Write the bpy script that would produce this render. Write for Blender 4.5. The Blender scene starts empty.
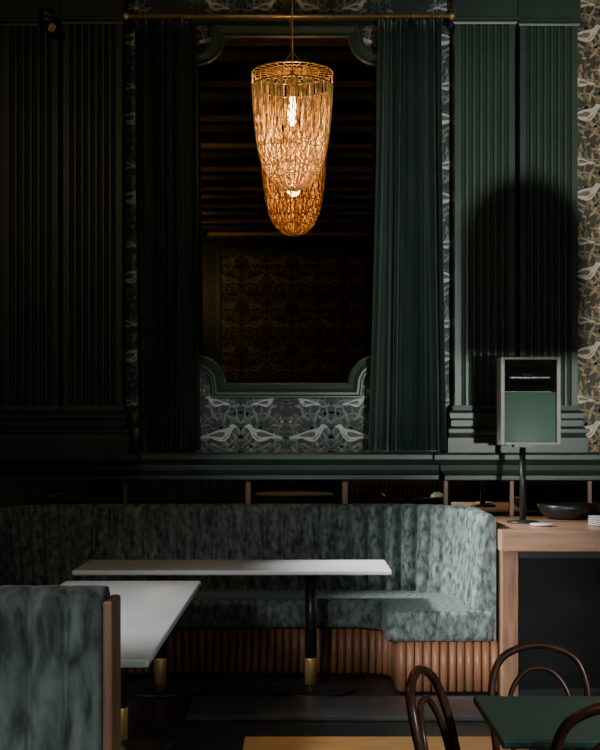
import bpy, bmesh, math, random
from mathutils import Vector, Matrix
random.seed(7)
F=1270.0; CH=1.555
def PX(px,d): return (px-300)*d/F
def PZ(py,d): return CH-(py-433)*d/F
C=bpy.context.scene.collection

# ---------------- materials ----------------
def new_mat(name):
    m=bpy.data.materials.new(name); m.use_nodes=True
    nt=m.node_tree; b=nt.nodes['Principled BSDF']
    return m,nt,b
def mat(name,c1,c2=None,rough=0.5,metal=0.0,scale=6.0,stretch=(1,1,1),bump=0.0,detail=4,sheen=0.0,lo=0.35,hi=0.65,spec=0.5,emit=None,es=0.0,dist=0.0):
    m,nt,b=new_mat(name)
    b.inputs['Roughness'].default_value=rough
    b.inputs['Metallic'].default_value=metal
    b.inputs['Specular IOR Level'].default_value=spec
    if sheen>0:
        b.inputs['Sheen Weight'].default_value=sheen
        b.inputs['Sheen Roughness'].default_value=0.35
        b.inputs['Sheen Tint'].default_value=(0.55,0.70,0.65,1)
    if c2 is None: c2=tuple(x*0.8 for x in c1)
    tc=nt.nodes.new('ShaderNodeTexCoord'); mp=nt.nodes.new('ShaderNodeMapping')
    mp.inputs['Scale'].default_value=stretch
    n=nt.nodes.new('ShaderNodeTexNoise'); n.inputs['Scale'].default_value=scale; n.inputs['Detail'].default_value=detail
    n.inputs['Distortion'].default_value=dist
    r=nt.nodes.new('ShaderNodeValToRGB')
    r.color_ramp.elements[0].position=lo; r.color_ramp.elements[1].position=hi
    r.color_ramp.elements[0].color=(*c1,1); r.color_ramp.elements[1].color=(*c2,1)
    L=nt.links
    L.new(tc.outputs['Object'],mp.inputs['Vector']); L.new(mp.outputs['Vector'],n.inputs['Vector'])
    L.new(n.outputs['Fac'],r.inputs['Fac']); L.new(r.outputs['Color'],b.inputs['Base Color'])
    if bump>0:
        bp=nt.nodes.new('ShaderNodeBump'); bp.inputs['Strength'].default_value=bump; bp.inputs['Distance'].default_value=0.01
        L.new(n.outputs['Fac'],bp.inputs['Height']); L.new(bp.outputs['Normal'],b.inputs['Normal'])
    if emit:
        b.inputs['Emission Color'].default_value=(*emit,1); b.inputs['Emission Strength'].default_value=es
    return m
M={}
M['paint']=mat('green_paint',(0.030,0.058,0.041),(0.036,0.068,0.048),rough=0.38,scale=3)
M['paint_dark_shaded']=mat('green_paint_dark_shaded',(0.012,0.026,0.019),(0.016,0.032,0.024),rough=0.45,scale=3,spec=.4)  # dark wall paint, also the shadowed copy of green for the left trim
M['curtain']=mat('curtain_velvet',(0.009,0.023,0.016),(0.015,0.034,0.024),rough=0.85,scale=9,stretch=(1,1,.2),sheen=0.38,spec=.15)
M['velvet']=mat('crushed_velvet',(0.026,0.041,0.037),(0.21,0.26,0.24),rough=0.6,scale=30,stretch=(1.1,1.1,.6),detail=12,bump=0.25,sheen=0.12,lo=.33,hi=.72,spec=.3,dist=.35)
M['velvet_d']=mat('crushed_velvet_bench',(0.022,0.035,0.032),(0.17,0.215,0.20),rough=0.65,scale=12,stretch=(1.5,1.5,.5),detail=12,bump=0.3,sheen=0.3,lo=.34,hi=.70,spec=.3,dist=.6)
M['marble']=mat('white_marble',(0.60,0.62,0.63),(0.74,0.75,0.75),rough=0.28,scale=2.2,detail=8,stretch=(1,.5,1))
M['black']=mat('black_metal',(0.012,0.012,0.013),(0.02,0.02,0.02),rough=0.35,scale=10)
M['blackpanel']=mat('black_panel',(0.004,0.005,0.005),(0.007,0.008,0.008),rough=0.6,scale=5,spec=.15)
M['satin']=mat('satin_step',(0.045,0.047,0.049),(0.065,0.068,0.070),rough=0.35,scale=5)
M['brass']=mat('brass',(0.85,0.55,0.22),(0.72,0.45,0.17),rough=0.38,metal=.6,scale=20)
M['rod']=mat('aged_brass',(0.62,0.44,0.20),(0.46,0.32,0.14),rough=0.35,metal=.6,scale=20)
M['copper']=mat('copper_slats',(0.38,0.175,0.09),(0.24,0.105,0.055),rough=0.38,scale=5,stretch=(6,6,.6))
M['walnut']=mat('walnut',(0.44,0.25,0.155),(0.30,0.16,0.095),rough=0.36,scale=6,stretch=(.6,6,6),detail=8,bump=.05)
M['walnut_v']=mat('walnut_vertical',(0.27,0.14,0.08),(0.16,0.08,0.045),rough=0.4,scale=6,stretch=(6,6,.6),detail=8,bump=.05)
M['bent']=mat('bentwood',(0.11,0.050,0.030),(0.065,0.029,0.017),rough=0.25,scale=12)
M['gtable']=mat('green_laminate',(0.050,0.110,0.085),(0.060,0.127,0.098),rough=0.3,scale=3)
M['floor_oak_sunlit']=mat('oak_floor_sunlit',(0.60,0.34,0.13),(0.44,0.23,0.08),rough=0.4,scale=5,stretch=(.8,8,1),detail=6)  # oak, with golden sunlight put into the wood colour
M['ceiling']=mat('ceiling_dark',(0.014,0.015,0.011),(0.02,0.02,0.015),rough=0.6,scale=3)
M['ceil_gold_lit']=mat('ceiling_gold_lit',(0.60,0.44,0.18),(0.42,0.30,0.12),rough=0.4,metal=.3,scale=9)  # gold strips stand in for lamplight along the beam edges
M['spk_frame']=mat('speaker_frame',(0.36,0.36,0.31),(0.30,0.30,0.26),rough=0.45,scale=8)
M['spk_green']=mat('speaker_grille',(0.11,0.20,0.155),(0.13,0.23,0.18),rough=0.55,scale=300,bump=.2)
M['white']=mat('white_ceramic',(0.7,0.7,0.68),(0.62,0.62,0.6),rough=0.3,scale=4)
M['linen']=mat('linen',(0.85,0.85,0.82),(0.75,0.75,0.72),rough=0.8,scale=30)
def mirror_mat():
    m,nt,b=new_mat('mirror_glass')
    tc=nt.nodes.new('ShaderNodeTexCoord'); n=nt.nodes.new('ShaderNodeTexNoise'); n.inputs['Scale'].default_value=3
    r=nt.nodes.new('ShaderNodeValToRGB'); r.color_ramp.elements[0].color=(.32,.25,.16,1); r.color_ramp.elements[1].color=(.38,.30,.20,1)
    nt.links.new(tc.outputs['Object'],n.inputs['Vector']); nt.links.new(n.outputs['Fac'],r.inputs['Fac']); nt.links.new(r.outputs['Color'],b.inputs['Base Color'])
    b.inputs['Metallic'].default_value=1; b.inputs['Roughness'].default_value=0.015
    b.inputs['Specular Tint'].default_value=(.3,.25,.2,1)
    return m
M['mirror']=mirror_mat()
def floor_mat():
    m,nt,b=new_mat('dark_plank_floor'); L=nt.links
    tc=nt.nodes.new('ShaderNodeTexCoord')
    br=nt.nodes.new('ShaderNodeTexBrick'); br.inputs['Scale'].default_value=1.0
    br.inputs['Brick Width'].default_value=1.6; br.inputs['Row Height'].default_value=0.14; br.inputs['Mortar Size'].default_value=0.004
    br.inputs['Color1'].default_value=(.016,.017,.018,1); br.inputs['Color2'].default_value=(.028,.029,.030,1); br.inputs['Mortar'].default_value=(.004,.004,.004,1)
    n=nt.nodes.new('ShaderNodeTexNoise'); n.inputs['Scale'].default_value=4; n.inputs['Detail'].default_value=8
    mx=nt.nodes.new('ShaderNodeMix'); mx.data_type='RGBA'; mx.blend_type='MULTIPLY'; mx.inputs[0].default_value=.7
    L.new(tc.outputs['Object'],br.inputs['Vector']); L.new(tc.outputs['Object'],n.inputs['Vector'])
    L.new(br.outputs['Color'],mx.inputs[6]); L.new(n.outputs['Color'],mx.inputs[7]); L.new(mx.outputs[2],b.inputs['Base Color'])
    b.inputs['Roughness'].default_value=.38
    return m
M['floor']=floor_mat()

# ---------------- mesh helpers ----------------
def empty(name,loc=(0,0,0),rz=0):
    o=bpy.data.objects.new(name,None); C.objects.link(o); o.location=loc; o.rotation_euler=(0,0,rz); return o
def finish(bm,name,mats,parent=None,smooth=False,bevel=0,seg=2,normals=True):
    if normals: bmesh.ops.recalc_face_normals(bm,faces=bm.faces)
    me=bpy.data.meshes.new(name); bm.to_mesh(me); bm.free()
    if not isinstance(mats,(list,tuple)): mats=[mats]
    for m in mats: me.materials.append(M[m] if isinstance(m,str) else m)
    if smooth:
        for p in me.polygons: p.use_smooth=True
    o=bpy.data.objects.new(name,me); C.objects.link(o)
    if parent: o.parent=parent
    if bevel>0:
        md=o.modifiers.new('b','BEVEL'); md.width=bevel; md.segments=seg; md.limit_method='ANGLE'; md.angle_limit=math.radians(40)
        md.harden_normals=False
    return o
def bbox(bm,x0,x1,y0,y1,z0,z1,mi=0):
    v=[bm.verts.new(p) for p in [(x0,y0,z0),(x1,y0,z0),(x1,y1,z0),(x0,y1,z0),(x0,y0,z1),(x1,y0,z1),(x1,y1,z1),(x0,y1,z1)]]
    for f in [(0,3,2,1),(4,5,6,7),(0,1,5,4),(1,2,6,5),(2,3,7,6),(3,0,4,7)]:
        fc=bm.faces.new([v[i] for i in f]); fc.material_index=mi
def box(name,x0,x1,y0,y1,z0,z1,m,parent=None,bevel=0.0):
    bm=bmesh.new(); bbox(bm,x0,x1,y0,y1,z0,z1); return finish(bm,name,m,parent,bevel=bevel)
def loft_rect(bm,x0,x1,y0,y1,prof,mi=0,sides=True):
    rings=[]
    for o,z in prof:
        s=o if sides else 0
        rings.append([bm.verts.new(p) for p in [(x0-s,y0-o,z),(x1+s,y0-o,z),(x1+s,y1,z),(x0-s,y1,z)]])
    for a,b in zip(rings,rings[1:]):
        for i in range(4):
            f=bm.faces.new([a[i],a[(i+1)%4],b[(i+1)%4],b[i]]); f.material_index=mi
    bm.faces.new(rings[0][::-1]).material_index=mi; bm.faces.new(rings[-1]).material_index=mi
def lathe(bm,prof,cx=0,cy=0,n=32,mi=0):
    rings=[]
    for r,z in prof:
        rings.append([bm.verts.new((cx+r*math.cos(2*math.pi*i/n),cy+r*math.sin(2*math.pi*i/n),z)) for i in range(n)])
    for a,b in zip(rings,rings[1:]):
        for i in range(n):
            f=bm.faces.new([a[i],a[(i+1)%n],b[(i+1)%n],b[i]]); f.material_index=mi; f.smooth=True
    bm.faces.new(rings[0][::-1]).material_index=mi; bm.faces.new(rings[-1]).material_index=mi
def smooth_pts(pts,k=6,closed=False):
    P=[Vector(p) for p in pts]; n=len(P); out=[]
    rng=n if closed else n-1
    for i in range(rng):
        if closed: a,b,c,d=P[(i-1)%n],P[i],P[(i+1)%n],P[(i+2)%n]
        else: a,b,c,d=P[max(i-1,0)],P[i],P[i+1],P[min(i+2,n-1)]
        for j in range(k):
            t=j/k
            out.append(0.5*((2*b)+(-a+c)*t+(2*a-5*b+4*c-d)*t*t+(-a+3*b-3*c+d)*t**3))
    if not closed: out.append(P[-1])
    return out
def tube(bm,pts,r,n=8,closed=False,mi=0):
    pts=[Vector(p) for p in pts]; N=len(pts); rings=[]; up=None
    for i,p in enumerate(pts):
        if closed: t=pts[(i+1)%N]-pts[i-1]
        else: t=pts[min(i+1,N-1)]-pts[max(i-1,0)]
        t.normalize()
        if up is None:
            up=Vector((0,0,1)) if abs(t.z)<.9 else Vector((1,0,0))
        up=(up-t*up.dot(t)).normalized(); s=t.cross(up)
        rr=r(i/(N-1)) if callable(r) else r
        rings.append([bm.verts.new(p+up*math.cos(2*math.pi*j/n)*rr+s*math.sin(2*math.pi*j/n)*rr) for j in range(n)])
    R=list(zip(rings,rings[1:]))
    if closed: R.append((rings[-1],rings[0]))
    for a,b in R:
        for j in range(n):
            f=bm.faces.new([a[j],a[(j+1)%n],b[(j+1)%n],b[j]]); f.smooth=True; f.material_index=mi
    if not closed:
        bm.faces.new(rings[0][::-1]).material_index=mi; bm.faces.new(rings[-1]).material_index=mi
def extrude_poly(bm,pts,z0,z1,mi=0):
    a=[bm.verts.new((x,y,z0)) for x,y in pts]; b=[bm.verts.new((x,y,z1)) for x,y in pts]
    n=len(pts)
    for i in range(n):
        bm.faces.new([a[i],a[(i+1)%n],b[(i+1)%n],b[i]]).material_index=mi
    bm.faces.new(a[::-1]).material_index=mi; bm.faces.new(b).material_index=mi

# ---------------- room shell ----------------
YW=8.95
XL,XR,YF,ZC=-2.5,3.2,-3.0,4.85
box('floor',XL-.1,XR+.1,YF-.1,9.2,-0.1,0,'floor')
box('wall_back',XL-.1,XR+.1,9.0,9.2,0,ZC,'paint_dark_shaded')
box('wall_left',XL-.1,XL,YF-.1,9.0,0,ZC,'paint_dark_shaded')
box('wall_right',XR,XR+.1,YF-.1,9.0,0,ZC,'paint_dark_shaded')
box('wall_front',XL,XR,YF-.1,YF,0,ZC,'paint_dark_shaded')
box('ceiling',XL-.1,XR+.1,YF-.1,9.2,ZC,ZC+.1,'ceiling')
bm=bmesh.new()
y=-2.6; k=0
while y<8.6:
    bbox(bm,XL,XR,y-.13,y+.13,ZC-.18,ZC,0)
    for s in (-1,1):
        bbox(bm,XL,XR,y+s*.142-.012,y+s*.142+.012,ZC-.13,ZC-.08,1)
        bbox(bm,XL,XR,y+s*.20-.02,y+s*.20+.02,ZC-.045,ZC-.001,0)
    y+=1.25
for x in (-1.6,1.5):
    bbox(bm,x-.1,x+.1,-2.7,8.5,ZC-.15,ZC,0)
finish(bm,'ceiling_beams',['ceiling','ceil_gold_lit'])

def window_left(name,y0,y1,z0,z1):
    e=empty(name)
    bm=bmesh.new(); t=.07
    X0,X1=XL+.002,XL+.06
    bbox(bm,X0,X1,y0-t,y0,z0-t,z1+t); bbox(bm,X0,X1,y1,y1+t,z0-t,z1+t)
    bbox(bm,X0,X1,y0,y1,z0-t,z0); bbox(bm,X0,X1,y0,y1,z1,z1+t)
    m=(y0+y1)/2; bbox(bm,X0,X1-.01,m-.02,m+.02,z0,z1)
    bbox(bm,X0,X1-.01,y0,m-.02,(z0+z1)/2-.015,(z0+z1)/2+.015); bbox(bm,X0,X1-.01,m+.02,y1,(z0+z1)/2-.015,(z0+z1)/2+.015)
    finish(bm,name+'_frame','white',e,bevel=.006)
    box(name+'_pane',XL+.003,XL+.012,y0,y1,z0,z1,'white',e)
window_left('window_1',3.9,7.3,1.5,3.6)

# ---------------- wall trim ----------------
def pilaster(name,x0,x1,yf,z0,z1,nf,m,zb,zt):
    bm=bmesh.new(); marg=(x1-x0)*.085; w=(x1-x0-2*marg)/nf; gap=w*.34
    pts=[(x0,YW+.04),(x0,yf)]
    for i in range(nf):
        a=x0+marg+i*w+gap/2; b=a+w-gap
        for k in range(9):
            t=k/8; ang=math.pi*t
            pts.append(((a+b)/2-(b-a)/2*math.cos(ang),yf+.024*math.sin(ang)))
    pts+= [(x1,yf),(x1,YW+.04)]
    extrude_poly(bm,pts,z0,z1)
    loft_rect(bm,x0,x1,yf-.005,YW+.04,[(.055,zb),(.055,z0-.22),(.045,z0-.20),(.05,z0-.185),(.05,z0-.16),(.03,z0-.14),(.03,z0-.10),(.04,z0-.085),(.04,z0-.05),(.015,z0-.03),(.012,z0+.005)])
    loft_rect(bm,x0,x1,yf-.005,YW+.04,[(.008,z1-.005),(.012,z1+.01),(.03,z1+.02),(.03,z1+.04),(.015,z1+.05),(.015,zt)])
    return finish(bm,name,m)
d=8.8
pz0,pz1=PZ(406,d),PZ(24,d)
pilaster('trim_pilaster_1',PX(455,d),PX(515,d),8.80,pz0,pz1,7,'paint',1.42,ZC)
pilaster('trim_pilaster_2',PX(521,d),PX(579,d),8.84,pz0,pz1,7,'paint',1.42,ZC)
pilaster('trim_pilaster_3',PX(63,d),PX(122,d),8.80,pz0,pz1,7,'paint_dark_shaded',1.42,ZC)  # left pilasters painted darker in place of shadow
pilaster('trim_pilaster_4',PX(2,d),PX(57,d),8.84,pz0,pz1,6,'paint_dark_shaded',1.42,ZC)
prof=[(0,1.225),(.02,1.235),(.02,1.262),(.035,1.275),(.05,1.30),(.055,1.335),(.085,1.36),(.10,1.375),(.10,1.405),(.09,1.42)]
bm=bmesh.new()
loft_rect(bm,PX(128,8.7),PX(440,8.7),8.80,9.0,prof,sides=False)
finish(bm,'trim_ledge_center','paint')
bm=bmesh.new()
loft_rect(bm,PX(449,8.65),XR,8.73,9.0,prof)
finish(bm,'trim_ledge_right','paint')
bm=bmesh.new()
loft_rect(bm,XL,PX(125,8.65),8.73,9.0,prof)
finish(bm,'trim_ledge_left','paint_dark_shaded')
bm=bmesh.new()
loft_rect(bm,PX(123,8.9),PX(454,8.9),8.93,9.0,[(.0,PZ(22,8.9)),(.02,PZ(20,8.9)),(.03,PZ(17,8.9)),(.01,PZ(14,8.9)),(.0,PZ(13,8.9))],sides=False)
finish(bm,'trim_frieze','paint_dark_shaded')

# ---------------- wallpaper ----------------
def wp_mat(n,c,c2=None,rough=.6): return mat(n,c,c2,rough=rough,scale=25)
WPA=[wp_mat('wp_ground',(.026,.040,.040),(.038,.055,.053)),wp_mat('wp_leaf',(.11,.17,.15),(.07,.12,.105)),
     wp_mat('wp_leaf_light',(.24,.29,.26),(.17,.22,.195)),wp_mat('wp_bird',(.64,.68,.65),(.50,.55,.53)),wp_mat('wp_rust',(.17,.135,.095),(.12,.095,.065))]
WP_LIT=[wp_mat('wp_lit_ground',(.070,.058,.036),(.045,.040,.026)),wp_mat('wp_lit_leaf',(.26,.20,.10),(.15,.14,.07)),  # same paper tinted gold, warm lamplight put into its colours
     wp_mat('wp_lit_leaf_light',(.48,.37,.19),(.36,.28,.15)),wp_mat('wp_lit_bird',(.80,.74,.60),(.62,.55,.43)),wp_mat('wp_lit_rust',(.36,.17,.07),(.26,.13,.05))]
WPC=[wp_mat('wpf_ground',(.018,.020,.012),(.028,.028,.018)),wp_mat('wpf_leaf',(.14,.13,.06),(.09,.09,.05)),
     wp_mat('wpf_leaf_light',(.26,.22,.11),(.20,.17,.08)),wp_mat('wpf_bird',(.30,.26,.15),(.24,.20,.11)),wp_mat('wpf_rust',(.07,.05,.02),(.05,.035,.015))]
BIRD=[(.52,.25),(.43,.31),(.37,.33),(.30,.31),(.25,.23),(.12,.19),(-.08,.15),(-.26,.07),(-.56,-.02),(-.58,-.09),(-.24,-.07),(-.10,-.13),(.04,-.17),(.17,-.14),(.28,-.03),(.35,.12),(.41,.22)]
WING=[(.14,.11),(-.02,.10),(-.34,.0),(-.12,-.03),(.06,-.04),(.15,.02)]
BELLY=[(.27,.06),(.29,.07),(.24,.0),(.14,-.10),(.06,-.11),(.12,-.05)]
def wp_elements():
    rnd=random.Random(5); E=[]
    def leaf(x,y,a,l,w,mi,curl=.3,layer=1):
        L=[];R=[]
        n=6
        for i in range(n+1):
            t=i/n; ww=w*math.sin(math.pi*t)**.7*(1-.35*t) if 0<t<1 else 0
            ang=a+curl*t*2
            px=x+math.cos(a+curl*t)*l*t; py=y+math.sin(a+curl*t)*l*t
            nx,ny=-math.sin(ang),math.cos(ang)
            L.append((px+nx*ww,py+ny*ww)); R.append((px-nx*ww,py-ny*ww))
        E.append((L+R[-2:0:-1],mi,layer))
    def stem(pts,w,mi,layer):
        P=smooth_pts([(p[0],p[1],0) for p in pts],5)
        for a,b in zip(P,P[1:]):
            t=(b-a).normalized(); n=Vector((-t.y,t.x,0))*w
            E.append(([(a+n)[:2],(b+n)[:2],(b-n)[:2],(a-n)[:2]],mi,layer))
    S1=[(.0,-.28),(.08,-.2),(.05,-.05),(.16,.04),(.28,0),(.27,.12),(.14,.14),(.05,.22),(.0,.28)]
    stem(S1,.0045,2,2)
    S2=[(.32,-.28),(.22,-.22),(.28,-.14),(.32,-.1)]
    stem(S2,.004,2,2)
    for S in (S1,S2):
        P=smooth_pts([(p[0],p[1],0) for p in S],3)
        for i in range(1,len(P)-1):
            t=(P[i+1]-P[i-1]); a=math.atan2(t.y,t.x)
            for sg in (-1,1): leaf(P[i].x,P[i].y,a+sg*.8,.055,.012,1 if i%2 else 2,sg*.5,2.2)
    for i in range(85):
        x=rnd.uniform(0,.32); y=rnd.uniform(-.28,.28)
        leaf(x,y,rnd.uniform(0,6.28),rnd.uniform(.03,.07),rnd.uniform(.007,.014),rnd.choice([1,1,1,2,4,1,4]),rnd.uniform(-1.2,1.2),1+(i%3)*.3)
    for (x,y) in [(.06,.2),(.27,.2),(.03,-.02)]:
        for k in range(7): leaf(x,y,k*.9,.045,.013,2 if k%2 else 4,.5,2.6)
        E.append(([(x+.010*math.cos(t*.785),y+.010*math.sin(t*.785)) for t in range(8)],3,3.2))
    def bird(x,y,s,fl):
        for poly,mi,l in ((BIRD,3,3.4),(WING,1,3.9),(BELLY,2,3.8)):
            E.append(([(x+fl*p[0]*s,y+p[1]*s) for p in poly],mi,l))
        E.append(([(x+fl*.05*s,y-.1*s),(x+fl*.08*s,y-.1*s),(x+fl*.06*s,y-.30*s),(x+fl*.04*s,y-.30*s)],4,3.3))
        E.append(([(x+fl*.15*s,y-.09*s),(x+fl*.18*s,y-.09*s),(x+fl*.17*s,y-.30*s),(x+fl*.15*s,y-.30*s)],4,3.3))
    bird(.17,-.12,.25,1); bird(.15,.11,.16,-1)
    return E
ELEM=wp_elements()
def wallpaper(name,x0,x1,z0,z1,yplane,mats,ox=0,oz=0,face=-1,s=1.0,skip=None):
    bm=bmesh.new()
    v=[bm.verts.new(p) for p in [(x0,yplane,z0),(x1,yplane,z0),(x1,yplane,z1),(x0,yplane,z1)]]
    bm.faces.new(v).material_index=0
    W=.32*s; H=.56*s
    i0=math.floor((x0-ox)/W)-1; i1=math.ceil((x1-ox)/W)+1
    j0=math.floor((z0-oz)/H)-1; j1=math.ceil((z1-oz)/H)+1
    for i in range(i0,i1):
        for j in range(j0,j1):
            for poly,mi,ly in ELEM:
                P=[]
                for (a,b) in poly:
                    X=ox+i*W+(a*s if i%2==0 else W-a*s); Z=oz+(j+.5)*H+b*s
                    P.append((X,Z))
                if max(p[0] for p in P)<=x0+.002 or min(p[0] for p in P)>=x1-.002 or max(p[1] for p in P)<=z0+.002 or min(p[1] for p in P)>=z1-.002: continue
                if skip:
                    cx=sum(p[0] for p in P)/len(P); cz=sum(p[1] for p in P)/len(P)
                    if skip(cx,cz): continue
                P=[(min(max(a,x0),x1),min(max(b,z0),z1)) for a,b in P]
                vs=[bm.verts.new((a,yplane+face*.0012*ly,b)) for a,b in P]
                try: bm.faces.new(vs).material_index=mi
                except: pass
    return finish(bm,name,mats,normals=False)
xa,xb=PX(120,8.97),PX(457,8.97)
mx0,mx1,mz0,mz1=PX(203,YW),PX(372,YW),PZ(360,YW),PZ(45,YW)
wallpaper('wallpaper_center',xa,xb,1.40,4.82,8.985,WPA,ox=PX(286,8.95),oz=1.375,skip=lambda x,z: (mx0<x<mx1 and mz0<z<mz1) or (PX(150,8.97)<x<PX(185,8.97)) or (PX(390,8.97)<x<PX(430,8.97)))
wallpaper('wallpaper_right',PX(576,8.97),PX(660,8.97),1.42,4.82,8.985,WP_LIT,ox=PX(590,8.95)-.2,oz=1.4)
wallpaper('wallpaper_front',-1.3,1.05,2.45,4.50,YF+.02,WPC,ox=-.13,oz=2.4,face=1,s=1.3)
bm=bmesh.new()
for (a,b,c,e) in [(-1.4,-1.3,2.35,4.6),(1.05,1.15,2.35,4.6)]: bbox(bm,a,b,YF,YF+.06,c,e)
for (c,e) in [(2.35,2.45),(4.5,4.6)]: bbox(bm,-1.3,1.05,YF,YF+.06,c,e)
finish(bm,'trim_front_panel','paint',bevel=.01)

# ---------------- big mirror ----------------
L_,R_,T_,B_=[PX(197,YW),PX(377,YW),PZ(37,YW),PZ(384,YW)]
rc=28*YW/F
def outline():
    pts=[]
    cs=[(L_,B_,0),(R_,B_,1),(R_,T_,2),(L_,T_,3)]
    for cx,cz,k in cs:
        a0={0:90,1:180,2:270,3:0}[k]
        for i in range(9):
            a=math.radians(a0-90*i/8)
            pts.append((cx+rc*math.cos(a),cz+rc*math.sin(a)))
    return pts
OUT=outline()
me=empty('wall_mirror')
bm=bmesh.new()
vs=[bm.verts.new((x,YW,z)) for x,z in OUT]
f=bm.faces.new(vs); bmesh.ops.triangulate(bm,faces=[f])
vb=[bm.verts.new((x,YW+.02,z)) for x,z in OUT]
for i in range(len(vs)): bm.faces.new([vs[i],vs[(i+1)%len(vs)],vb[(i+1)%len(vs)],vb[i]])
finish(bm,'glass','mirror',me)
bm=bmesh.new()
fp=[(-.008,0.0),(-.008,.022),(.006,.030),(.02,.022),(.03,.018),(.045,.035),(.06,.050),(.075,.050),(.085,.038),(.095,.038),(.10,.0)]
n=len(OUT); rings=[]
for i in range(n):
    a=Vector(OUT[i-1]);b=Vector(OUT[i]);c=Vector(OUT[(i+1)%n])
    t1=(b-a).normalized(); t2=(c-b).normalized()
    n1=Vector((t1.y,-t1.x)); n2=Vector((t2.y,-t2.x)); nn=(n1+n2).normalized(); k=1/max(.6,nn.dot(n1))
    rings.append([bm.verts.new((b.x+nn.x*u*k,YW+.02-v-.0,b.y+nn.y*u*k)) for u,v in fp])
for i in range(n):
    A,B=rings[i],rings[(i+1)%n]
    for j in range(len(fp)-1): bm.faces.new([A[j],A[j+1],B[j+1],B[j]])
finish(bm,'frame','paint',me)

# ---------------- low mirror strip behind banquette ----------------
me2=empty('mirror_strip')
box('strip_glass',XL+.02,XR-.02,8.955,8.985,.75,1.222,'mirror',me2)
bm=bmesh.new()
for px,w in [(-40,.02),(125,.025),(248,.035),(345,.04),(446,.03),(512,.03),(590,.03)]:
    x=PX(px,8.93); bbox(bm,x-w/2,x+w/2,8.935,8.954,.75,1.222)
finish(bm,'strip_dividers','copper',me2,bevel=.003)
box('trim_dado',XL,XR,8.94,9.0,0,.745,'paint_dark_shaded')

# ---------------- curtain rod and curtains ----------------
e=empty('curtain_rod')
zr=PZ(16,8.74)
bm=bmesh.new()
tube(bm,[(PX(128,8.74),8.74,zr),(PX(450,8.74),8.74,zr)],.014,12)
for px in (126,452): 
    x=PX(px,8.74)
    bmesh.ops.create_uvsphere(bm,u_segments=16,v_segments=10,radius=.028,matrix=Matrix.Translation((x,8.74,zr)))
for px in (133,290,443):
    tube(bm,[(PX(px,8.74),8.74,zr),(PX(px,8.74),8.93,zr)],.008,8)
for i in range(12):
    for a,b in ((138,196),(380,442)):
        x=PX(a+(b-a)*(i+.5)/12,8.74)
        tube(bm,[(x,8.74+.018*math.cos(t),zr+.018*math.sin(t)) for t in [k*math.pi/5 for k in range(10)]],.003,5,closed=True)
for f in bm.faces: f.smooth=True
finish(bm,'rod',['rod'],e)
def curtain(name,t0,t1,b0,b1,nf,seed):
    rnd=random.Random(seed); bm=bmesh.new()
    NX=nf*24; NZ=30; zt=zr-.02; zb=1.435; grid=[]
    ph=[rnd.uniform(0,6.28) for _ in range(7)]
    for j in range(NZ+1):
        t=j/NZ; z=zt+(zb-zt)*t; row=[]
        for i in range(NX+1):
            s=i/NX
            x0=t0+(b0-t0)*t**1.5; x1=t1+(b1-t1)*t**1.5
            sw=s+.045*math.sin(2*math.pi*s*1.6+ph[0])+.02*math.sin(2*math.pi*s*3.3+ph[4]+t*.9)
            x=PX(x0+(x1-x0)*s,8.76)
            A=(.032+.020*t)*(1+.35*math.sin(2*math.pi*s*1.3+ph[5]))
            w=math.sin(2*math.pi*nf*sw+ph[1]); w=math.copysign(abs(w)**.85,w)
            pl=.010*math.sin(2*math.pi*nf*2.7*sw+ph[3])*(1-.7*t)
            y=8.765+A*w+pl+.010*math.sin(2*math.pi*nf*.5*s+ph[2]+1.5*t)
            row.append(bm.verts.new((x,y,z)))
        grid.append(row)
    for j in range(NZ):
        for i in range(NX): bm.faces.new([grid[j][i],grid[j][i+1],grid[j+1][i+1],grid[j+1][i]])
    o=finish(bm,name,'curtain',smooth=True)
    md=o.modifiers.new('s','SOLIDIFY'); md.thickness=.004
    return o
curtain('curtain',135,196,139,201,5,1)
curtain('curtain.001',378,441,369,447,6,5)

# ---------------- chain chandelier ----------------
lx,ly=-.048,8.03
lz=PZ(78,ly); LR=.256; LD=.715
e=empty('chain_chandelier')
def strand_mat(name,c1,c2,es):
    m,nt,b=new_mat(name); L=nt.links
    tc=nt.nodes.new('ShaderNodeTexCoord'); n=nt.nodes.new('ShaderNodeTexNoise'); n.inputs['Scale'].default_value=40
    r=nt.nodes.new('ShaderNodeValToRGB'); r.color_ramp.elements[0].color=(*c1,1); r.color_ramp.elements[1].color=(*c2,1)
    r.color_ramp.elements[0].position=.35; r.color_ramp.elements[1].position=.62
    L.new(tc.outputs['Object'],n.inputs['Vector']); L.new(n.outputs['Fac'],r.inputs['Fac']); L.new(r.outputs['Color'],b.inputs['Base Color'])
    L.new(r.outputs['Color'],b.inputs['Emission Color']); b.inputs['Emission Strength'].default_value=es
    b.inputs['Roughness'].default_value=.35; b.inputs['Metallic'].default_value=.2
    return m
SM=strand_mat('gold_bead_chain',(.50,.27,.065),(.88,.58,.22),.11)
bm=bmesh.new(); rnd=random.Random(11)
TOP=.055
def body(tf):
    return LR*(1-.24*tf**1.3)*math.sqrt(max(0.0,1-(min(tf,1)*.99)**5.5))
def zz(tf): return lz-max(tf*LD,0)-TOP*(1-tf)
fam=[(24,.42,.62),(24,.55,.80),(28,.75,.90),(30,.96,1.0)]
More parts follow.
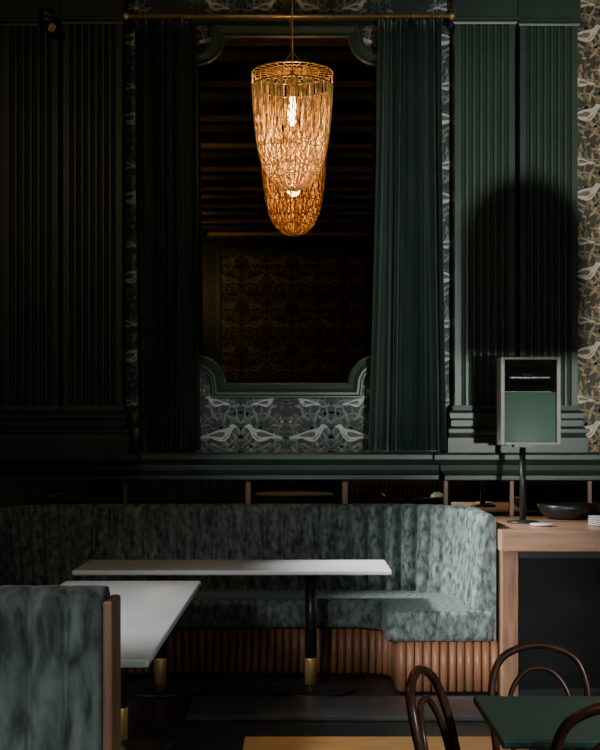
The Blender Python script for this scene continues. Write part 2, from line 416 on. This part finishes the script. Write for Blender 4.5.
for cnt,spf,dpf in fam:
    for i in range(cnt):
        a=2*math.pi*(i+.5*(cnt%3))/cnt+rnd.uniform(-.03,.03); span=math.pi*spf; dep=dpf*rnd.uniform(.95,1.0)
        pts=[]
        for k in range(25):
            th=math.pi*k/24
            tf=dep*math.sin(th)**.75 if 0<k<24 else 0
            aa=a+span*(0.5-0.5*math.copysign(abs(math.cos(th))**.8,math.cos(th)))
            if spf>.9:
                R0=body(tf); uu=math.copysign(abs(math.cos(th))**.8,math.cos(th))
                q=LR*(1-.22*tf)*(-uu); nx,ny=math.cos(a),math.sin(a)
                q=max(-R0,min(R0,q)); pts.append((lx-q*nx,ly-q*ny,zz(tf))); continue
            rb=body(tf)
            pts.append((lx+rb*math.cos(aa),ly+rb*math.sin(aa),zz(tf)))
        tube(bm,pts,.0030,5)
for i in range(84):
    a=2*math.pi*i/84; pts=[]
    end=.72+.26*abs(math.sin(a*3.5))
    for k in range(13):
        tf=end*k/12; rb=body(tf)*.985
        aa=a+.10*math.sin(tf*2)*(1 if i%2 else -1)
        pts.append((lx+rb*math.cos(aa),ly+rb*math.sin(aa),zz(tf)))
    tube(bm,pts,.0022,4)
finish(bm,'chain_strands',SM,e)
bm=bmesh.new()
for (z,r,rad) in [(lz+.03,LR,.005),(lz-.055,LR,.006),(lz+.035,LR*.66,.003),(lz+.04,LR*.33,.003)]:
    tube(bm,[(lx+r*math.cos(t),ly+r*math.sin(t),z) for t in [2*math.pi*k/48 for k in range(48)]],rad,6,closed=True)
for k in range(28):
    t=2*math.pi*k/28
    tube(bm,[(lx+.02*math.cos(t),ly+.02*math.sin(t),lz+.045),(lx+LR*math.cos(t),ly+LR*math.sin(t),lz+.03),(lx+LR*math.cos(t),ly+LR*math.sin(t),lz-.055)],.003,5)
for k in range(3):
    t=2*math.pi*k/3+.5
    tube(bm,[(lx+LR*.5*math.cos(t),ly+LR*.5*math.sin(t),lz+.035),(lx,ly,lz+.17)],.003,5)
tube(bm,[(lx,ly,lz+.03),(lx,ly,ZC-.02)],.005,6)
tube(bm,[(lx,ly,lz-.12),(lx,ly,lz+.05)],.016,10)
lathe(bm,[(.05,ZC-.03),(.055,ZC-.001)],lx,ly,24)
finish(bm,'ring_frame','rod',e)
bm=bmesh.new()
lathe(bm,[(.012,lz-.30),(.026,lz-.27),(.030,lz-.235),(.026,lz-.19),(.016,lz-.14),(.014,lz-.12)],lx,ly,16)
bulb=mat('bulb_glow',(1,.85,.6),rough=.4,emit=(1,.66,.32),es=40)
finish(bm,'bulb',bulb,e)

# ---------------- banquette ----------------
e=empty('banquette_booth')
bxl,bxr,byb,byf,rr=-1.92,1.10,8.60,7.54,.5
path=[]
def addseg(p,q,n):
    for i in range(n): path.append((p[0]+(q[0]-p[0])*i/n,p[1]+(q[1]-p[1])*i/n))
def addarc(c,a0,a1,n):
    for i in range(n):
        a=math.radians(a0+(a1-a0)*i/n); path.append((c[0]+rr*math.cos(a),c[1]+rr*math.sin(a)))
addseg((bxl,byf),(bxl,byb-rr),40); addarc((bxl+rr,byb-rr),180,90,70); addseg((bxl+rr,byb),(bxr-rr,byb),190); addarc((bxr-rr,byb-rr),90,0,76); addseg((bxr,byb-rr),(bxr,byf),44); path.append((bxr,byf))
cum=[0]
for a,b in zip(path,path[1:]): cum.append(cum[-1]+math.dist(a,b))
tot=cum[-1]; nch=round(tot/.115); cw=tot/nch
profile=[(-.065,.30,0),(-.065,1.02,0),(-.055,1.055,0),(-.03,1.075,.2),(.0,1.072,.5),(.02,1.05,.8),(.028,1.0,1),(.035,.9,1),(.05,.75,1),(.065,.60,1),(.075,.50,1),(.06,.45,.6)]
bm=bmesh.new(); rings=[]
for i,p in enumerate(path):
    a=path[max(i-1,0)]; b=path[min(i+1,len(path)-1)]
    t=Vector((b[0]-a[0],b[1]-a[1])).normalized(); nrm=Vector((t.y,-t.x))
    s=cum[i]/cw; bul=abs(math.sin(math.pi*s))**.5*.052-.034
    rings.append([bm.verts.new((p[0]+nrm.x*(o+bul*w),p[1]+nrm.y*(o+bul*w),z+ (bul*.3*w if z>1 else 0))) for o,z,w in profile])
for A,B in zip(rings,rings[1:]):
    for j in range(len(profile)-1): bm.faces.new([A[j],A[j+1],B[j+1],B[j]]).smooth=True
bm.faces.new(rings[0]); bm.faces.new(rings[-1][::-1])
finish(bm,'backrest','velvet',e)
def arc(cx,cy,r,a0,a1,n=8): return [(cx+r*math.cos(math.radians(a0+(a1-a0)*i/n)),cy+r*math.sin(math.radians(a0+(a1-a0)*i/n))) for i in range(n+1)]
def useat(xl,xr,yb,yf,r,w,wy,ri):
    pts=[(xl,yf)]+arc(xl+r,yb-r,r,180,90)+arc(xr-r,yb-r,r,90,0)+[(xr,yf)]
    pts+=[(xr-w,yf)]
    pts+=arc(xr-w-ri,yb-wy-ri,ri,0,90,6)
    pts+=arc(xl+w+ri,yb-wy-ri,ri,90,180,6)
    pts+=[(xl+w,yf)]
    return pts
bm=bmesh.new(); extrude_poly(bm,useat(bxl,bxr+.05,byb,byf-.02,rr,.64,.55,.18),.315,.50)
finish(bm,'seat_cushion','velvet',e,bevel=.03,seg=4)
bm=bmesh.new(); extrude_poly(bm,useat(bxl-.05,bxr+.06,byb+.05,byf+.06,rr,.56,.48,.18),0.0,.316)
finish(bm,'plinth','blackpanel',e)
bs=useat(bxl-.05,bxr+.06,byb+.05,byf+.045,rr,.56,.48,.18)
k0=bs.index((bxr+.06,byf+.045)); chain=bs[k0:]+[(bxl-.05,byf+.045)]
bm=bmesh.new(); acc=0; step=.05
for a,b in zip(chain,chain[1:]):
    l=math.dist(a,b); 
    if l<1e-6: continue
    s=step-acc if acc>0 else 0
    while s<=l:
        x=a[0]+(b[0]-a[0])*s/l; yy=a[1]+(b[1]-a[1])*s/l
        lathe(bm,[(.024,.015),(.024,.314)],x,yy,10); s+=step
    acc=l-(s-step)
finish(bm,'base_slats','copper',e)

# ---------------- tables ----------------
def pedestal(bm,x,y,ztop):
    lathe(bm,[(.035,.17),(.035,ztop)],x,y,20,0)
    lathe(bm,[(.038,.02),(.038,.18),(.036,.19)],x,y,20,1)
    lathe(bm,[(.27,.001),(.27,.012),(.262,.018),(.05,.026),(.045,.03)],x,y,48,0)
def table(name,x0,x1,y0,y1,zt,legs,m,th=.03):
    e=empty(name)
    box('tabletop',x0,x1,y0,y1,zt-th,zt,m,e,bevel=.008)
    bm=bmesh.new()
    for x,y in legs: pedestal(bm,x,y,zt-th-.006)
    for x,y in legs: bbox(bm,x-.2,x+.2,y-.03,y+.03,zt-th-.02,zt-th-.001,0); bbox(bm,x-.03,x+.03,y-.2,y+.2,zt-th-.021,zt-th-.001,0)
    finish(bm,'pedestals',['black','brass'],e)
table('dining_table',PX(72,7.4),PX(392,7.4),7.40,8.02,.755,[(PX(160,7.7),7.72),(PX(311,7.7),7.72)],'marble')
table('dining_table.001',-1.27,-.535,4.48,6.88,.755,[(-.905,5.0),(-.895,6.33)],'marble')

# foreground bench back
e=empty('upholstered_bench')
bm=bmesh.new()
x1,x0=-.605,-1.95; nch=12; cwb=(x1-x0)/nch; N=nch*14; rings=[]
pr=[(0,.08,0),(0,.5,1),(0,1.0,1),(.012,1.05,.9),(.04,1.072,.5),(.09,1.078,.2),(.14,1.07,0),(.17,1.04,0),(.17,.08,0)]
for i in range(N+1):
    x=x0+(x1-x0)*i/N; bl=abs(math.sin(math.pi*i/14))**.5*.036-.018
    rings.append([bm.verts.new((x,3.88+o-bl*w,z+(.1*bl if 1.04<z else 0))) for o,z,w in pr])
for A,B in zip(rings,rings[1:]):
    for j in range(len(pr)): bm.faces.new([A[j],A[(j+1)%len(pr)],B[(j+1)%len(pr)],B[j]]).smooth=True
bm.faces.new(rings[0]); bm.faces.new(rings[-1])
finish(bm,'back_cushion','velvet_d',e)
box('side_panel',-.604,-.572,3.885,4.06,0,1.04,'walnut_v',e,bevel=.008)
box('seat_pad',-1.95,-.604,4.052,4.46,.32,.47,'velvet_d',e,bevel=.03)
box('seat_base',-1.93,-.62,4.06,4.42,0,.32,'walnut_v',e)

# ---------------- bar counter ----------------
e=empty('bar_counter')
bx0=1.185; by0=7.44
bm=bmesh.new(); bbox(bm,bx0-.01,2.9,by0-.02,8.72,.86,.985)
finish(bm,'countertop','walnut',e,bevel=.008)
box('corner_post',bx0,bx0+.095,by0,by0+.10,0,.86,'walnut_v',e,bevel=.004)
box('panel_front',bx0+.095,2.88,by0+.03,by0+.06,0,.86,'blackpanel',e)
box('bar_body',bx0+.002,2.88,by0+.10,8.70,0,.86,'walnut_v',e)
box('rail',bx0+.095,2.88,by0+.012,by0+.032,.82,.86,'black',e)
box('lower_rail',bx0+.095,2.88,by0+.012,by0+.032,0,.05,'black',e)
# ---------------- speaker ----------------
ds=8.02
sx0,sx1,sz0,sz1=PX(500,ds),PX(560,ds),PZ(445,ds),PZ(357,ds)
e=empty('loudspeaker')
bm=bmesh.new(); t=.026; yf,yb=ds-.03,ds+.13
bbox(bm,sx0,sx0+t,yf,yb,sz0,sz1); bbox(bm,sx1-t,sx1,yf,yb,sz0,sz1)
bbox(bm,sx0+t,sx1-t,yf,yb,sz0,sz0+t*.7); bbox(bm,sx0+t,sx1-t,yf,yb,sz1-t*.7,sz1)
bbox(bm,sx0+t,sx1-t,yb-.02,yb,sz0+t*.7,sz1-t*.7)
finish(bm,'cabinet','spk_frame',e,bevel=.004)
zm=sz0+(sz1-sz0)*.60
bm=bmesh.new()
N=16; a_=sx0+t; b_=sx1-t; rows=[]
for k,z in enumerate((sz0+t*.7,zm)):
    rows.append([bm.verts.new((a_+(b_-a_)*i/N,yf+.035-.03*math.sin(math.pi*i/N),z)) for i in range(N+1)])
back=[[bm.verts.new((a_+(b_-a_)*i/N,yf+.1,z)) for i in range(N+1)] for z in (sz0+t*.7,zm)]
for i in range(N):
    bm.faces.new([rows[0][i],rows[0][i+1],rows[1][i+1],rows[1][i]]).smooth=True
    bm.faces.new([rows[1][i],rows[1][i+1],back[1][i+1],back[1][i]])
finish(bm,'woofer_grille','spk_green',e)
bm=bmesh.new()
def ring4(x0,x1,y,z0,z1): return [bm.verts.new(p) for p in [(x0,y,z0),(x1,y,z0),(x1,y,z1),(x0,y,z1)]]
cx=(sx0+sx1)/2; zt=sz1-t*.7; zc=(zm+zt)/2
R=[ring4(a_,b_,yf+.012,zm+.004,zt),ring4(cx-.13,cx+.13,yf+.04,zc-.055,zc+.06),ring4(cx-.09,cx+.09,yf+.08,zc-.035,zc+.035),ring4(cx-.03,cx+.03,yf+.12,zc-.02,zc+.02)]
for A,B in zip(R,R[1:]):
    for i in range(4): bm.faces.new([A[i],A[(i+1)%4],B[(i+1)%4],B[i]])
bm.faces.new(R[-1])
finish(bm,'horn','blackpanel',e,normals=False)
box('horn_lip',cx-.125,cx+.125,yf+.03,yf+.05,zc-.014,zc-.006,'bent',e)
bm=bmesh.new(); sxx=PX(524,ds)
lathe(bm,[(.10,.986),(.10,.996),(.03,1.004)],sxx,ds+.05,28)
lathe(bm,[(.020,.99),(.020,sz0)],sxx,ds+.05,16)
bbox(bm,sxx-.06,sxx+.06,ds-.01,ds+.11,sz0-.014,sz0)
finish(bm,'stand','black',e)
bm=bmesh.new()
lathe(bm,[(.03,.986),(.055,.99),(.075,1.0),(.07,1.003),(.03,.995)],PX(542,7.75),7.75,28)
finish(bm,'saucer','white')
bm=bmesh.new()
lathe(bm,[(.09,.986),(.15,1.0),(.19,1.05),(.20,1.085),(.19,1.085),(.14,1.02),(.02,1.0)],PX(568,8.4),8.42,32)
finish(bm,'serving_bowl','black')
bm=bmesh.new()
for k in range(5): lathe(bm,[(.05,.986+k*.012),(.085,.994+k*.012),(.083,.997+k*.012)],PX(602,7.8),7.8,28)
finish(bm,'plate_stack','white')

# ---------------- bentwood chairs ----------------
def bentwood(name,x,y,rz,s=1.0):
    e=empty(name,(x,y,0),rz); e.scale=(s,s,s)
    bm=bmesh.new()
    hoop=smooth_pts([(-.20,.24,0.0),(-.185,.20,.25),(-.172,.175,.45),(-.185,.205,.62),(-.178,.235,.74),(-.13,.262,.83),(0,.275,.87),(.13,.262,.83),(.178,.235,.74),(.185,.205,.62),(.172,.175,.45),(.185,.20,.25),(.20,.24,0.0)],6)
    tube(bm,hoop,.0145,10)
    finish(bm,'back_hoop','bent',e)
    bm=bmesh.new()
    inner=smooth_pts([(-.105,.175,.46),(-.118,.20,.58),(-.11,.228,.69),(-.06,.25,.765),(0,.255,.785),(.06,.25,.765),(.11,.228,.69),(.118,.20,.58),(.105,.175,.46)],6)
    tube(bm,inner,.010,10); finish(bm,'inner_hoop','bent',e)
    bm=bmesh.new()
    lathe(bm,[(.17,.445),(.198,.448),(.205,.458),(.205,.472),(.196,.482),(.17,.480),(.10,.474),(.02,.472)],0,0,40)
    finish(bm,'seat','bent',e)
    bm=bmesh.new()
    tube(bm,smooth_pts([(-.14,-.13,.45),(-.155,-.145,.25),(-.18,-.18,0)],5),.0135,10)
    tube(bm,smooth_pts([(.14,-.13,.45),(.155,-.145,.25),(.18,-.18,0)],5),.0135,10)
    finish(bm,'front_legs','bent',e)
    bm=bmesh.new()
    tube(bm,[(.172*math.cos(2*math.pi*k/32)*1.05,.02+.185*math.sin(2*math.pi*k/32),.25) for k in range(32)],.009,8,closed=True)
    finish(bm,'stretcher_ring','bent',e)
bentwood('bentwood_chair',.845,4.27,0,.92)
bentwood('bentwood_chair.001',.60,3.66,math.radians(70),.98)
bentwood('bentwood_chair.002',.86,3.44,math.radians(180-8),1.01)
e=empty('green_cafe_table')
box('green_tabletop',.53,1.30,3.33,3.89,.725,.75,'gtable',e,bevel=.006)
bm=bmesh.new(); lathe(bm,[(.16,.001),(.16,.02),(.03,.035),(.025,.06),(.025,.70),(.10,.724)],1.14,3.76,28)
finish(bm,'table_stand','black',e)

# ---------------- floor details ----------------
box('trim_floor_step',PX(190,7.1),1.17,6.85,7.36,0.001,.03,'satin',bevel=.005)
box('floor_oak_sun_patch',-.28,1.12,5.0,6.48,0.0,.006,'floor_oak_sunlit')  # oak patch cut to the sunlit area, its gold stands in for sun

# small CCTV camera at upper left
e=empty('security_camera')
bm=bmesh.new(); x=PX(46,8.6); z=PZ(18,8.6)
tube(bm,[(x,8.83,z+.03),(x,8.66,z+.03)],.012,8)
lathe(bm,[(.05,z+.0),(.055,z+.03),(.05,z+.06)],x,8.62,20)
bmesh.ops.create_uvsphere(bm,u_segments=16,v_segments=10,radius=.045,matrix=Matrix.Translation((x,8.62,z-.005)))
tube(bm,[(x-.03,8.64,z-.03),(x+.05,8.55,z-.08)],.03,12)
finish(bm,'camera_body','black',e)

# ---------------- unseen dome added to cast the arch shadow (right, out of frame) ----------------
e=empty('arch_shadow_blocker')
LXP=2.2
bm=bmesh.new(); px_,py_=LXP*.452+1.565*.548,4.0; RR=.255
pr=[(RR,1.78),(RR,2.20)]+[(RR*math.cos(math.radians(a)),2.20+.28*math.sin(math.radians(a))) for a in (15,30,45,60,75,86)]
lathe(bm,pr,px_,py_,32)
tube(bm,[(px_,py_,2.46),(px_,py_,ZC)],.004,6)
finish(bm,'blocker_dome','black',e)

# ---------------- furniture behind the camera, seen in the mirror strip ----------------
e=empty('ribbed_sideboard')
bm=bmesh.new()
x=.75
while x<2.6: lathe(bm,[(.035,.0),(.035,.80)],x,-1.9,8); x+=.075
finish(bm,'ribs','copper',e)
box('sideboard_body',.72,2.65,-2.4,-1.9,0,.82,'walnut',e)
e=empty('side_table')
bm=bmesh.new(); lathe(bm,[(.60,.60),(.60,.63)],-.1,-1.6,40); lathe(bm,[(.04,.0),(.04,.60)],-.1,-1.6,12); lathe(bm,[(.3,.0),(.3,.02)],-.1,-1.6,24)
finish(bm,'round_top','linen',e)

# ---------------- lights ----------------
def aim(o,t):
    o.rotation_euler=(Vector(t)-o.location).to_track_quat('-Z','Y').to_euler()
def light(name,kind,loc,target,energy,color,size=.3,size_y=None,spot=40,blend=.5,spread=None):
    l=bpy.data.lights.new(name,kind); l.energy=energy; l.color=color
    o=bpy.data.objects.new(name,l); C.objects.link(o); o.location=loc
    if target: aim(o,target)
    if kind=='AREA':
        l.shape='RECTANGLE' if size_y else 'SQUARE'; l.size=size
        if size_y: l.size_y=size_y
        if spread: l.spread=math.radians(spread)
    else: l.shadow_soft_size=size
    if kind=='SPOT': l.spot_size=math.radians(spot); l.spot_blend=blend
    return o
light('table_daylight','SPOT',(XL+.2,4.6,2.9),(-.85,5.7,.75),330,(.94,.98,1.0),.25,spot=52,blend=.9)
light('booth_daylight','SPOT',(XL+.2,7.0,3.3),(1.12,7.85,.62),2300,(.95,.99,1.0),.22,spot=24,blend=.85)
light('front_daylight','SPOT',(-1.9,-1.5,2.9),(1.15,7.6,.52),3600,(.97,.99,1.0),.30,spot=10,blend=.9)
light('bench_daylight','SPOT',(-2.1,-1.5,2.6),(-.95,4.0,.8),520,(.95,.98,1.0),.35,spot=24,blend=.9)
light('cafe_fill_spot','SPOT',(2.9,1.2,2.7),(.85,3.75,.8),260,(.97,.99,1.0),.3,spot=34,blend=.9)  # added fill to brighten the green table and chairs
light('pilaster_arch_spot','SPOT',(LXP,-2.0,1.4),(1.85,8.9,2.9),2200,(.97,1.0,.95),.10,spot=24,blend=.8)  # added spot, lights the pilasters and throws the arch shadow
light('wallpaper_fill_spot','SPOT',(1.9,-2.0,2.6),(-.05,8.9,1.72),850,(.97,1.0,.98),.10,spot=9,blend=.9)  # added narrow spot to brighten the paper below the mirror
light('floor_fill_spot','SPOT',(.3,5.2,4.6),(.35,6.25,0),150,(1,.78,.5),.05,spot=22,blend=.6)  # added overhead spot to brighten the oak patch, no fixture
light('chandelier_glow','POINT',(lx,ly,lz-.36),None,15,(1,.62,.28),.05)
light('rear_warm_glow','POINT',(-1.9,-1.2,4.0),None,38,(1,.76,.45),.05)
light('ceiling_warm_fill','POINT',(-2.0,5.2,4.1),None,28,(1,.74,.40),.05)  # added point light to warm the mirrored ceiling beams, no fixture
light('rear_fill','AREA',(2.3,-2.8,2.4),(.2,8.9,2.2),17,(.93,.99,.97),1.3,1.8)  # added weak frontal fill, no window stands there
w=bpy.data.worlds.new('World'); bpy.context.scene.world=w; w.use_nodes=True
w.node_tree.nodes['Background'].inputs[0].default_value=(.4,.5,.5,1); w.node_tree.nodes['Background'].inputs[1].default_value=.02

# ---------------- camera ----------------
cd=bpy.data.cameras.new('cam'); cam=bpy.data.objects.new('cam',cd); C.objects.link(cam)
cam.location=(0,0,CH); cam.rotation_euler=(math.radians(90),0,0)
cd.sensor_fit='HORIZONTAL'; cd.sensor_width=36; cd.lens=36*F/600; cd.shift_y=58/600; cd.clip_start=.05
bpy.context.scene.camera=cam
